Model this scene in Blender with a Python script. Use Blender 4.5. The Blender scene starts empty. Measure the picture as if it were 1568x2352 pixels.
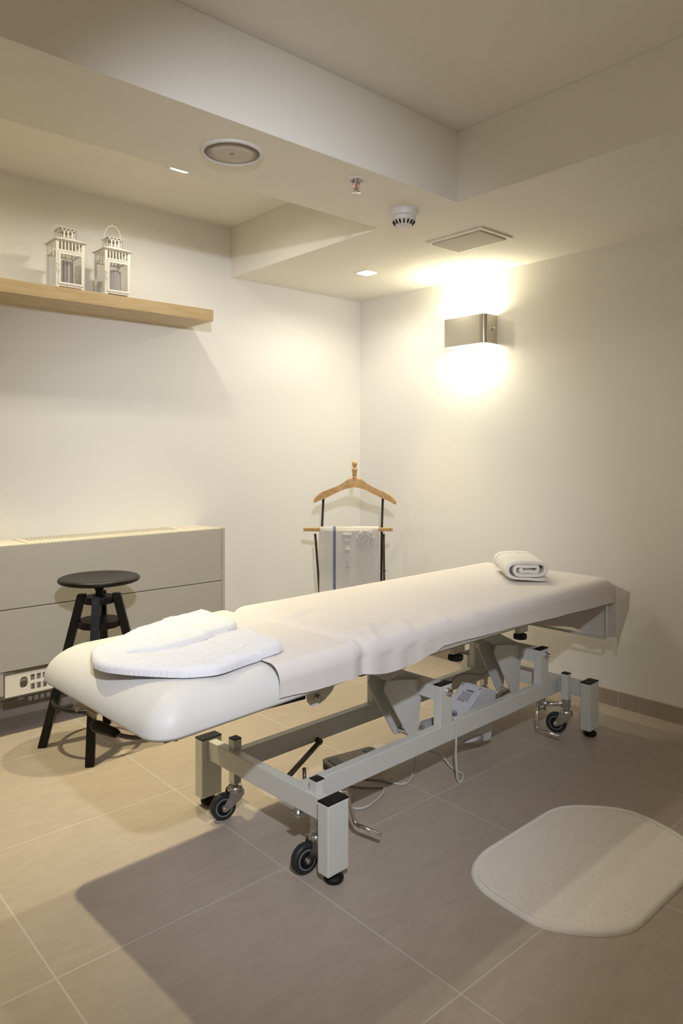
import bpy, bmesh, math, random
from mathutils import Vector, Matrix, Euler, noise
random.seed(7)
PI = math.pi
S = bpy.context.scene
COL = S.collection

# ------------------------------------------------------------------ materials
def mat(name, col, rough=.5, metal=0, bump=0, bscale=200, var=0, vscale=8, spec=.5, coat=0, sub=0, emit=None, estr=0, sheen=0, stretch=None):
    m = bpy.data.materials.new(name); m.use_nodes = True
    nt = m.node_tree; N = nt.nodes; L = nt.links
    b = N['Principled BSDF']
    b.inputs['Base Color'].default_value = (*col, 1)
    b.inputs['Roughness'].default_value = rough
    b.inputs['Metallic'].default_value = metal
    b.inputs['Specular IOR Level'].default_value = spec
    b.inputs['Coat Weight'].default_value = coat
    if sheen: b.inputs['Sheen Weight'].default_value = sheen
    if emit:
        b.inputs['Emission Color'].default_value = (*emit, 1); b.inputs['Emission Strength'].default_value = estr
    tc = N.new('ShaderNodeTexCoord'); src = tc.outputs['Object']
    if stretch:
        mp = N.new('ShaderNodeMapping'); mp.inputs['Scale'].default_value = stretch
        L.new(src, mp.inputs['Vector']); src = mp.outputs['Vector']
    if var:
        n = N.new('ShaderNodeTexNoise'); n.inputs['Scale'].default_value = vscale; n.inputs['Detail'].default_value = 6
        L.new(src, n.inputs['Vector'])
        r = N.new('ShaderNodeValToRGB')
        r.color_ramp.elements[0].position = .3; r.color_ramp.elements[1].position = .7
        r.color_ramp.elements[0].color = (*[c*(1-var) for c in col], 1)
        r.color_ramp.elements[1].color = (*[min(1, c*(1+var)) for c in col], 1)
        L.new(n.outputs['Fac'], r.inputs['Fac']); L.new(r.outputs['Color'], b.inputs['Base Color'])
    if bump:
        n2 = N.new('ShaderNodeTexNoise'); n2.inputs['Scale'].default_value = bscale; n2.inputs['Detail'].default_value = 4
        L.new(src, n2.inputs['Vector'])
        bp = N.new('ShaderNodeBump'); bp.inputs['Strength'].default_value = bump; bp.inputs['Distance'].default_value = .002
        L.new(n2.outputs['Fac'], bp.inputs['Height']); L.new(bp.outputs['Normal'], b.inputs['Normal'])
    return m

WALL = (.82, .805, .77)
M = {}
M['wall'] = mat('wall_paint', WALL, .75, bump=.12, bscale=260, spec=.25)
M['ceil'] = mat('ceiling_paint', (.82, .79, .73), .85, bump=.08, bscale=260, spec=.15)
M['enamel'] = mat('cream_enamel', (.60, .61, .585), .32, bump=.03, bscale=500)
M['black'] = mat('black_plastic', (.004, .004, .004), .5, bump=.3, bscale=700, spec=.3)
M['rubber'] = mat('black_rubber', (.012, .013, .018), .5, var=.5, vscale=40)
M['grey_plastic'] = mat('grey_plastic', (.20, .20, .20), .4)
M['chrome'] = mat('chrome', (.75, .75, .75), .12, 1)
M['brushed'] = mat('satin_nickel', (.66, .62, .54), .22, 1)
M['steel'] = mat('zinc_steel', (.55, .55, .54), .3, 1, var=.15, vscale=60)
M['dark_steel'] = mat('dark_steel', (.12, .10, .09), .35, .8)
M['vinyl'] = mat('cream_vinyl', (.65, .645, .63), .46, bump=.05, bscale=500, spec=.35)
M['board'] = mat('under_board', (.30, .26, .20), .6, var=.1, vscale=10)
M['sheet'] = mat('cotton_sheet', (.70, .66, .65), .9, bump=.15, bscale=900, spec=.1, sheen=.1)
M['terry'] = mat('white_terry', (.78, .79, .84), 1, bump=1.0, bscale=420, spec=.05, sheen=.25)
M['abs'] = mat('light_grey_abs', (.56, .57, .60), .45, bump=.05, bscale=600)
M['abs_dark'] = mat('grey_abs', (.30, .30, .31), .45)
M['cable'] = mat('grey_cable', (.50, .49, .46), .45)
M['stoolblack'] = mat('black_stained_wood', (.0055, .004, .0035), .42, spec=.3, bump=.15, bscale=60, stretch=(1, 1, .1), var=.3, vscale=30)
M['laminate'] = mat('grey_beige_laminate', (.43, .41, .38), .42, bump=.03, bscale=400)
M['laminate_top'] = mat('cream_top', (.72, .67, .56), .25)
M['white_paint'] = mat('white_metal_paint', (.80, .76, .68), .45)
M['white_plastic'] = mat('white_plastic', (.66, .64, .64), .4)
M['silver_mesh'] = mat('perforated_grille', (.60, .56, .50), .8, spec=.1)
M['dark'] = mat('cavity_shade', (.03, .028, .025), .8)
M['glowwhite'] = mat('lamp_glass', (1, .95, .85), .5, emit=(1, .88, .62), estr=18)
M['tube'] = mat('sconce_bulb_glass', (1, .95, .85), .5, emit=(1, .90, .66), estr=28)
M['frost'] = mat('frosted_rim', (.8, .85, .75), .3)
M['redliquid'] = mat('red_bulb', (.5, .05, .02), .2)
M['pedal'] = mat('dark_metal_cover', (.10, .085, .07), .35, .6)
M['valetblack'] = mat('black_tube', (.012, .011, .010), .4)
M['candle'] = mat('candle_wax', (.56, .52, .54), .6)
M['darkprint'] = mat('printed_ink', (.05, .05, .06), .6)
M['towelblue'] = None

def wood(name, c1, c2, scale, stretch, rough=.4):
    m = bpy.data.materials.new(name); m.use_nodes = True
    nt = m.node_tree; N = nt.nodes; L = nt.links; b = N['Principled BSDF']
    tc = N.new('ShaderNodeTexCoord'); mp = N.new('ShaderNodeMapping'); mp.inputs['Scale'].default_value = stretch
    n = N.new('ShaderNodeTexNoise'); n.inputs['Scale'].default_value = scale; n.inputs['Detail'].default_value = 8
    n.inputs['Distortion'].default_value = .6
    r = N.new('ShaderNodeValToRGB'); r.color_ramp.elements[0].position = .3; r.color_ramp.elements[1].position = .72
    r.color_ramp.elements[0].color = (*c1, 1); r.color_ramp.elements[1].color = (*c2, 1)
    L.new(tc.outputs['Object'], mp.inputs['Vector']); L.new(mp.outputs['Vector'], n.inputs['Vector'])
    L.new(n.outputs['Fac'], r.inputs['Fac']); L.new(r.outputs['Color'], b.inputs['Base Color'])
    b.inputs['Roughness'].default_value = rough
    return m
M['birch'] = wood('birch_veneer', (.45, .33, .17), (.56, .425, .245), 9, (1, 6, 12))
M['pine'] = wood('varnished_pine', (.40, .235, .09), (.60, .375, .155), 14, (3, 3, 3), .3)

def tile_material(name, ox, oy, vertical=False):
    m = bpy.data.materials.new(name); m.use_nodes = True
    nt = m.node_tree; N = nt.nodes; L = nt.links; b = N['Principled BSDF']
    g = N.new('ShaderNodeNewGeometry'); sp = N.new('ShaderNodeSeparateXYZ'); L.new(g.outputs['Position'], sp.inputs[0])
    def M2(op, a, bb=None):
        n = N.new('ShaderNodeMath'); n.operation = op
        for i, v in enumerate((a, bb)):
            if v is None: continue
            if isinstance(v, (int, float)): n.inputs[i].default_value = v
            else: L.new(v, n.inputs[i])
        return n.outputs[0]
    def line(o, off):
        t = M2('ADD', o, off); t = M2('DIVIDE', t, .6); f = M2('FRACT', t); f = M2('SUBTRACT', f, .5); f = M2('ABSOLUTE', f)
        return M2('GREATER_THAN', f, .5-.0018/.6)
    gx = line(sp.outputs['X'], -ox+6); gy = line(sp.outputs['Y'], -oy+6)
    grout = gy if vertical else M2('MAXIMUM', gx, gy)
    tc = N.new('ShaderNodeTexCoord')
    mp = N.new('ShaderNodeMapping'); mp.inputs['Scale'].default_value = (1, 2.6, 1); mp.inputs['Rotation'].default_value = (0, 0, .5)
    L.new(g.outputs['Position'], mp.inputs['Vector'])
    n = N.new('ShaderNodeTexNoise'); n.inputs['Scale'].default_value = 9; n.inputs['Detail'].default_value = 9; n.inputs['Roughness'].default_value = .65; n.inputs['Distortion'].default_value = 1.2
    L.new(mp.outputs['Vector'], n.inputs['Vector'])
    r = N.new('ShaderNodeValToRGB'); r.color_ramp.elements[0].position = .3; r.color_ramp.elements[1].position = .7
    r.color_ramp.elements[0].color = (.365, .310, .262, 1); r.color_ramp.elements[1].color = (.415, .355, .302, 1)
    L.new(n.outputs['Fac'], r.inputs['Fac'])
    # fine dark veins
    n3 = N.new('ShaderNodeTexNoise'); n3.inputs['Scale'].default_value = 14; n3.inputs['Detail'].default_value = 3; n3.inputs['Distortion'].default_value = 2.5
    L.new(mp.outputs['Vector'], n3.inputs['Vector'])
    v = M2('SUBTRACT', n3.outputs['Fac'], .5); v = M2('ABSOLUTE', v); v = M2('LESS_THAN', v, .003); 
    n4 = N.new('ShaderNodeTexNoise'); n4.inputs['Scale'].default_value = 5; L.new(g.outputs['Position'], n4.inputs['Vector'])
    v = M2('MULTIPLY', v, M2('GREATER_THAN', n4.outputs['Fac'], .55)); v = M2('MULTIPLY', v, .22)
    mx0 = N.new('ShaderNodeMix'); mx0.data_type = 'RGBA'; L.new(v, mx0.inputs['Factor']); L.new(r.outputs['Color'], mx0.inputs['A']); mx0.inputs['B'].default_value = (.18, .13, .09, 1)
    mx = N.new('ShaderNodeMix'); mx.data_type = 'RGBA'; L.new(grout, mx.inputs['Factor']); L.new(mx0.outputs['Result'], mx.inputs['A']); mx.inputs['B'].default_value = (.50, .475, .445, 1)
    L.new(mx.outputs['Result'], b.inputs['Base Color'])
    b.inputs['Roughness'].default_value = .42
    b.inputs['Specular IOR Level'].default_value = .35
    bp = N.new('ShaderNodeBump'); bp.inputs['Strength'].default_value = .25; bp.inputs['Distance'].default_value = .001
    n5 = N.new('ShaderNodeTexNoise'); n5.inputs['Scale'].default_value = 120; n5.inputs['Detail'].default_value = 5; L.new(g.outputs['Position'], n5.inputs['Vector'])
    hsum = M2('SUBTRACT', n5.outputs['Fac'], M2('MULTIPLY', grout, 1.0))
    L.new(hsum, bp.inputs['Height']); L.new(bp.outputs['Normal'], b.inputs['Normal'])
    return m
M['tile'] = tile_material('stone_floor_tile', -1.8134, -1.6651)
M['skirting'] = tile_material('stone_skirting_tile', -1.8134, -1.6651, True)

def glass():
    m = bpy.data.materials.new('clear_glass'); m.use_nodes = True
    nt = m.node_tree; N = nt.nodes; L = nt.links
    for n in list(N): N.remove(n)
    o = N.new('ShaderNodeOutputMaterial'); t = N.new('ShaderNodeBsdfTransparent'); t.inputs['Color'].default_value = (.95, .955, .95, 1)
    g = N.new('ShaderNodeBsdfGlossy'); g.inputs['Roughness'].default_value = .03; g.inputs['Color'].default_value = (.9, .9, .9, 1)
    mx = N.new('ShaderNodeMixShader'); mx.inputs[0].default_value = .08
    L.new(t.outputs[0], mx.inputs[1]); L.new(g.outputs[0], mx.inputs[2]); L.new(mx.outputs[0], o.inputs[0])
    return m
M['glass'] = glass()
def film():
    m = bpy.data.materials.new('clear_plastic_film'); m.use_nodes = True
    nt = m.node_tree; N = nt.nodes; L = nt.links
    for n in list(N): N.remove(n)
    o = N.new('ShaderNodeOutputMaterial'); t = N.new('ShaderNodeBsdfTransparent'); t.inputs['Color'].default_value = (.9, .88, .82, 1)
    g = N.new('ShaderNodeBsdfPrincipled'); g.inputs['Roughness'].default_value = .25; g.inputs['Base Color'].default_value = (.6, .52, .40, 1)
    mx = N.new('ShaderNodeMixShader'); mx.inputs[0].default_value = .55
    L.new(t.outputs[0], mx.inputs[1]); L.new(g.outputs[0], mx.inputs[2]); L.new(mx.outputs[0], o.inputs[0])
    return m
M['film'] = film()

def stripe_terry(name, axis, lo, hi, col=(.27, .34, .50), base=(.90, .88, .86)):
    """white terry with one woven blue stripe between two object-space coordinates"""
    m = mat(name, base, 1, bump=1.0, bscale=420, spec=.05, sheen=.25)
    nt = m.node_tree; N = nt.nodes; L = nt.links; b = N['Principled BSDF']
    tc = N.new('ShaderNodeTexCoord'); sp = N.new('ShaderNodeSeparateXYZ'); L.new(tc.outputs['Object'], sp.inputs[0])
    a = N.new('ShaderNodeMath'); a.operation = 'GREATER_THAN'; a.inputs[1].default_value = lo; L.new(sp.outputs[axis], a.inputs[0])
    c = N.new('ShaderNodeMath'); c.operation = 'LESS_THAN'; c.inputs[1].default_value = hi; L.new(sp.outputs[axis], c.inputs[0])
    d = N.new('ShaderNodeMath'); d.operation = 'MULTIPLY'; L.new(a.outputs[0], d.inputs[0]); L.new(c.outputs[0], d.inputs[1])
    mx = N.new('ShaderNodeMix'); mx.data_type = 'RGBA'; L.new(d.outputs[0], mx.inputs['Factor'])
    mx.inputs['A'].default_value = (*base, 1); mx.inputs['B'].default_value = (*col, 1)
    L.new(mx.outputs['Result'], b.inputs['Base Color'])
    return m

def candle_pattern(name, kind):
    m = mat(name, (.56, .52, .54), .6)
    nt = m.node_tree; N = nt.nodes; L = nt.links; b = N['Principled BSDF']
    tc = N.new('ShaderNodeTexCoord'); sp = N.new('ShaderNodeSeparateXYZ'); L.new(tc.outputs['Object'], sp.inputs[0])
    def M2(op, a, bb=None):
        n = N.new('ShaderNodeMath'); n.operation = op
        for i, v in enumerate((a, bb)):
            if v is None: continue
            if isinstance(v, (int, float)): n.inputs[i].default_value = v
            else: L.new(v, n.inputs[i])
        return n.outputs[0]
    ang = M2('ARCTAN2', sp.outputs['Y'], sp.outputs['X'])
    if kind == 'stripes':
        s = M2('SINE', M2('MULTIPLY', ang, 14)); f = M2('GREATER_THAN', s, .1)
    else:
        s1 = M2('SINE', M2('ADD', M2('MULTIPLY', ang, 9), M2('MULTIPLY', sp.outputs['Z'], 330)))
        s2 = M2('SINE', M2('SUBTRACT', M2('MULTIPLY', ang, 9), M2('MULTIPLY', sp.outputs['Z'], 330)))
        f = M2('GREATER_THAN', M2('MULTIPLY', s1, s2), .35)
    mx = N.new('ShaderNodeMix'); mx.data_type = 'RGBA'; L.new(f, mx.inputs['Factor'])
    mx.inputs['A'].default_value = (.60, .56, .58, 1); mx.inputs['B'].default_value = (.30, .25, .27, 1)
    L.new(mx.outputs['Result'], b.inputs['Base Color'])
    return m

# ------------------------------------------------------------------ helpers
def put(name, bm, m, parent=None, smooth=False, kind=None, angle=None):
    me = bpy.data.meshes.new(name); bmesh.ops.recalc_face_normals(bm, faces=bm.faces); bm.to_mesh(me); bm.free()
    if smooth:
        for p in me.polygons: p.use_smooth = True
        if angle: 
            try: me.set_sharp_from_angle(angle=math.radians(angle))
            except Exception: pass
    o = bpy.data.objects.new(name, me); COL.objects.link(o)
    if m is not None:
        for mm in (m if isinstance(m, (list, tuple)) else [m]): me.materials.append(mm)
    if parent is not None: o.parent = parent
    if kind: o['kind'] = kind
    return o
def tag(o, label, cat, group=None):
    o['label'] = label; o['category'] = cat
    if group: o['group'] = group
    return o
def thing(name, label, cat, loc, rot=(0, 0, 0), group=None):
    o = bpy.data.objects.new(name, None); COL.objects.link(o); o.location = loc; o.rotation_euler = rot
    o.empty_display_size = .05
    return tag(o, label, cat, group)
def B(): return bmesh.new()
def box(bm, x0, x1, y0, y1, z0, z1, bev=0, seg=2, mtx=None):
    r = bmesh.ops.create_cube(bm, size=1)
    vs = r['verts']
    for v in vs:
        v.co = Vector(((x0+x1)/2+v.co.x*(x1-x0), (y0+y1)/2+v.co.y*(y1-y0), (z0+z1)/2+v.co.z*(z1-z0)))
    if bev:
        es = list({e for v in vs for e in v.link_edges})
        rr = bmesh.ops.bevel(bm, geom=es, offset=bev, segments=seg, affect='EDGES', profile=.5)
        vs = list({v for f in rr['faces'] for v in f.verts} | {v for v in vs if v.is_valid})
    if mtx:
        for v in vs: v.co = mtx @ v.co
    return vs
def boxobj(name, dims, m, parent=None, bev=0, mtx=None, kind=None):
    b = B(); box(b, *dims, bev=bev, mtx=mtx); return put(name, b, m, parent, kind=kind)
def fillet(pts, r, n=5):
    out = [Vector(pts[0])]
    for i in range(1, len(pts)-1):
        p = Vector(pts[i]); a = Vector(pts[i-1])-p; c = Vector(pts[i+1])-p
        rr = min(r, a.length*.45, c.length*.45)
        A = p+a.normalized()*rr; C2 = p+c.normalized()*rr
        for k in range(n+1):
            t = k/n; out.append(A*(1-t)**2+p*2*t*(1-t)+C2*t*t)
    out.append(Vector(pts[-1])); return out
def tube(bm, pts, r, seg=12, cap=True, closed=False, rad=None):
    pts = [Vector(p) for p in pts]; n = len(pts); rings = []
    up = None
    for i, p in enumerate(pts):
        if closed: t = pts[(i+1) % n]-pts[i-1]
        else: t = (pts[min(i+1, n-1)]-pts[max(i-1, 0)])
        t.normalize()
        if up is None:
            up = Vector((0, 0, 1)) if abs(t.z) < .9 else Vector((1, 0, 0))
        s = t.cross(up); s.normalize(); up = s.cross(t); up.normalize()
        rr = rad[i] if rad else r
        rings.append([bm.verts.new(p+(s*math.cos(2*PI*k/seg)+up*math.sin(2*PI*k/seg))*rr) for k in range(seg)])
    m = n if closed else n-1
    for i in range(m):
        a = rings[i]; b = rings[(i+1) % n]
        for k in range(seg): bm.faces.new((a[k], a[(k+1) % seg], b[(k+1) % seg], b[k]))
    if cap and not closed: bm.faces.new(rings[0]); bm.faces.new(rings[-1])
def spline(pts, n=8):
    P = [Vector(p) for p in pts]; out = []
    for i in range(len(P)-1):
        p0 = P[max(i-1, 0)]; p1 = P[i]; p2 = P[i+1]; p3 = P[min(i+2, len(P)-1)]
        for k in range(n):
            t = k/n
            out.append(.5*((2*p1)+(-p0+p2)*t+(2*p0-5*p1+4*p2-p3)*t*t+(-p0+3*p1-3*p2+p3)*t**3))
    out.append(P[-1]); return out
def lathe(bm, prof, seg=32, c=(0, 0, 0), axis='z', mtx=None):
    rings = []
    for (r, z) in prof:
        ring = []
        for k in range(seg):
            a = 2*PI*k/seg
            x, y = r*math.cos(a), r*math.sin(a)
            if axis == 'z': p = Vector((x, y, z))
            elif axis == 'y': p = Vector((x, z, y))
            else: p = Vector((z, x, y))
            p = p+Vector(c)
            if mtx: p = mtx @ p
            ring.append(bm.verts.new(p))
        rings.append(ring)
    for a, b in zip(rings, rings[1:]):
        for k in range(seg): bm.faces.new((a[k], a[(k+1) % seg], b[(k+1) % seg], b[k]))
    for ring, (r, z) in ((rings[0], prof[0]), (rings[-1], prof[-1])):
        if r > 1e-5: bm.faces.new(ring)
    bmesh.ops.remove_doubles(bm, verts=[v for ring in rings for v in ring], dist=1e-6)
def prism(bm, poly, axis, a0, a1, bev=0):
    """poly: 2-D outline, extruded along axis from a0 to a1"""
    def P(p, a):
        return {'x': Vector((a, p[0], p[1])), 'y': Vector((p[0], a, p[1])), 'z': Vector((p[0], p[1], a))}[axis]
    A = [bm.verts.new(P(p, a0)) for p in poly]; C2 = [bm.verts.new(P(p, a1)) for p in poly]
    n = len(poly); fs = [bm.faces.new(A), bm.faces.new(C2)]
    for i in range(n): fs.append(bm.faces.new((A[i], A[(i+1) % n], C2[(i+1) % n], C2[i])))
    if bev:
        es = list({e for f in fs[:2] for e in f.edges})
        bmesh.ops.bevel(bm, geom=es, offset=bev, segments=2, affect='EDGES', profile=.5)
def rrect(x0, x1, y0, y1, r, n=6):
    """rounded rectangle outline; r = one radius or four (x1y1, x0y1, x0y0, x1y0)"""
    rs = r if isinstance(r, (tuple, list)) else (r,)*4
    out = []
    for (cx, cy, a0), rr in zip(((x1, y1, 0), (x0, y1, 90), (x0, y0, 180), (x1, y0, 270)), rs):
        sx = -1 if cx == x1 else 1; sy = -1 if cy == y1 else 1
        for k in range(n+1):
            a = math.radians(a0+90*k/n)
            out.append((cx+sx*rr+rr*math.cos(a), cy+sy*rr+rr*math.sin(a)))
    return out
def inv(P3, mtx): return mtx.inverted() @ P3

# ------------------------------------------------------------------ room
H = 2.0244; Z1 = 2.284
X0, Y0 = -4.6, -5.2
b = B(); box(b, X0, 0, Y0, 0, -.1, 0); put('floor', b, M['tile'], kind='structure')
def wall(name, d): boxobj(name, d, M['wall'], kind='structure')
wall('wall_left', (X0-.1, .1, 0, .1, -.1, 2.5))
wall('wall_right', (0, .1, Y0-.1, 0, -.1, 2.5))
wall('wall_rear', (X0-.1, .1, Y0-.1, Y0, -.1, 2.5))
wall('wall_far', (X0-.1, X0, Y0, 0, -.1, 2.5))
# ceiling: low soffit with two raised fields
CX, RY, BY = -.917, -1.109, -1.519
XL, YL = -4.1, -4.6
b = B()
box(b, X0, 0, Y0, 0, Z1, Z1+.1)
box(b, CX, 0, Y0, 0, H, Z1-.0005)
box(b, XL, CX, BY, RY, H, Z1-.0005)
box(b, X0, XL, Y0, 0, H, Z1-.0005)
box(b, XL, CX, Y0, YL, H, Z1-.0005)
put('ceiling', b, M['ceil'], kind='structure')
boxobj('baseboard_right', (-.011, 0, Y0, 0, 0, .070), M['skirting'], bev=.001, kind='structure')
b = B(); box(b, X0, -.011, -.011, 0, 0, .070, bev=.001); put('baseboard_left', b, M['skirting'], kind='structure')

# ------------------------------------------------------------------ ceiling fittings
def downlight(x, y, z, label):
    t = thing('downlight', label, 'ceiling light', (x, y, z), group='square recessed downlights')
    b = B()
    s = .047; i = .038
    for d in ((-s, s, -s, -i), (-s, s, i, s), (-s, -i, -i, i), (i, s, -i, i)): box(b, *d, -.003, 0)
    put('frame', b, M['white_paint'], t)
    b = B(); prism(b, rrect(-i, i, -i, i, .012), 'z', -.0045, -.0015, .001); put('diffuser', b, M['glowwhite'], t)
    return t
downlight(-.462, -.553, H, 'small square glowing downlight in the low ceiling near the wall corner')
downlight(-1.50, -.549, Z1, 'bright sliver of a square downlight inside the raised recess above the shelf')

t = thing('ceiling_speaker', 'round white ceiling speaker with grey perforated grille', 'speaker', (-1.769, -1.338, H))
b = B(); lathe(b, [(.083, .002), (.083, -.003), (.086, -.006), (.094, -.005), (.097, 0), (.097, .002)], 48); put('rim', b, M['white_plastic'], t, True)
b = B(); lathe(b, [(.0005, -.003), (.04, -.0035), (.084, -.002)], 48); put('grille', b, M['silver_mesh'], t, True)
b = B(); box(b, -.004, .004, -.005, .005, -.0055, -.003, .001); put('badge', b, M['grey_plastic'], t)

t = thing('smoke_detector', 'round white smoke detector with dark slots hanging below the ceiling', 'smoke detector', (-1.0, -1.325, H))
b = B(); lathe(b, [(.054, 0), (.054, -.012), (.052, -.022), (.046, -.026), (.044, -.028)], 40); put('base', b, M['white_plastic'], t, True, angle=40)
b = B(); lathe(b, [(.046, -.026), (.047, -.030), (.044, -.040), (.030, -.058), (.022, -.062), (.0005, -.063)], 40); put('cover', b, M['white_plastic'], t, True)
for k in range(16):
    a = 2*PI*k/16
    b = B(); mt = Matrix.Rotation(a, 4, 'Z') @ Matrix.Translation((.0375, 0, -.0488)) @ Matrix.Rotation(math.radians(38), 4, 'Y')
    prism(b, rrect(-.0028, .0028, -.0085, .0085, .0027), 'x', -.0025, .0025)
    for v in b.verts: v.co = mt @ Vector((v.co.x, v.co.y, v.co.z))
    put('slot', b, M['black'], t)

t = thing('sprinkler', 'chrome fire sprinkler head with red bulb in white ceiling plate', 'sprinkler', (-1.3375, -1.4275, H))
b = B(); lathe(b, [(.020, 0), (.022, -.003), (.034, -.002), (.036, 0)], 36); put('escutcheon', b, M['white_plastic'], t, True)
b = B(); lathe(b, [(.021, .001), (.021, -.001), (.009, -.001), (.009, -.010), (.0005, -.010)], 24); put('body', b, M['steel'], t, True)
b = B()
for s in (-1, 1): tube(b, fillet([(s*.0125, 0, -.002), (s*.0125, 0, -.022), (s*.003, 0, -.037)], .008), .0026, 8)
tube(b, [(0, 0, -.032), (0, 0, -.040)], .003, 10); put('yoke', b, M['chrome'], t, True)
b = B(); lathe(b, [(.0005, -.0405), (.017, -.0405), (.0175, -.042), (.0005, -.0425)], 24); put('deflector', b, M['chrome'], t, True)
b = B(); tube(b, [(0, 0, -.009), (0, 0, -.030)], .0026, 10); put('bulb', b, M['redliquid'], t, True)

t = thing('ceiling_vent', 'rectangular flush ceiling vent with pale frame and grey mesh', 'vent', (-.528, -1.257, H))
b = B()
x, y, w = .108, .150, .020
for d in ((-x, x, -y, -y+w), (-x, x, y-w, y), (-x, -x+w, -y+w, y-w), (x-w, x, -y+w, y-w)): box(b, *d, -.008, 0, .002)
put('frame', b, M['white_paint'], t)
b = B(); box(b, -x+w, x-w, -y+w, y-w, -.014, 0, .002); put('mesh', b, M['silver_mesh'], t)

# ------------------------------------------------------------------ wall lamp
t = thing('wall_lamp', 'curved chrome up and down wall lamp glowing on the right wall', 'wall lamp', (0, -.878, 1.728))
L2, D2, HH = .1385, .102, .0725
def lamp_outline(inset=0):
    pts = []
    r = .032-inset; x = -D2+inset; yy = L2-inset
    pts.append((0, -yy))
    for k in range(11):
        a = math.radians(270-90*k/10); pts.append((x+r+r*math.cos(a), -yy+r+r*math.sin(a)))
    for k in range(11):
        a = math.radians(180-90*k/10); pts.append((x+r+r*math.cos(a), yy-r+r*math.sin(a)))
    pts.append((0, yy)); return pts
b = B(); o1 = lamp_outline(); o2 = lamp_outline(.003)
rings = [[b.verts.new((p[0], p[1], z)) for p in o] for o, z in ((o1, -HH), (o1, HH), (o2, HH), (o2, -HH))]
for a, c in zip(rings, rings[1:]+rings[:1]):
    for k in range(len(a)-1): b.faces.new((a[k], a[k+1], c[k+1], c[k]))
put('shade', b, M['brushed'], t, True, angle=35)
boxobj('back_plate', (-.012, -.0005, -.09, .09, -.04, .04), M['white_paint'], t, .002)
b = B(); lathe(b, [(.0005, -.010), (.009, -.010), (.010, -.007), (.010, 0)], 20, axis='y', c=(-.030, -L2, 0)); put('knob', b, M['chrome'], t, True)
b = B(); tube(b, [(-.055, -.075, 0), (-.055, .075, 0)], .011, 16); put('bulb', b, M['tube'], t, True)
b = B()
for s in (-1, 1): prism(b, [(p[0]*.97-.001, p[1]*.97) for p in o2], 'z', s*(HH-.012)-.001, s*(HH-.012)+.001)
put('glass_diffuser', b, M['glass'], t)

# ------------------------------------------------------------------ shelf and lanterns
t = tag(boxobj('wall_shelf', (-3.1, -1.1745, -.25, 0, 1.7310, 1.7843), M['birch'], bev=.0008), 'light birch floating wall shelf carrying two white lanterns', 'shelf')

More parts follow.
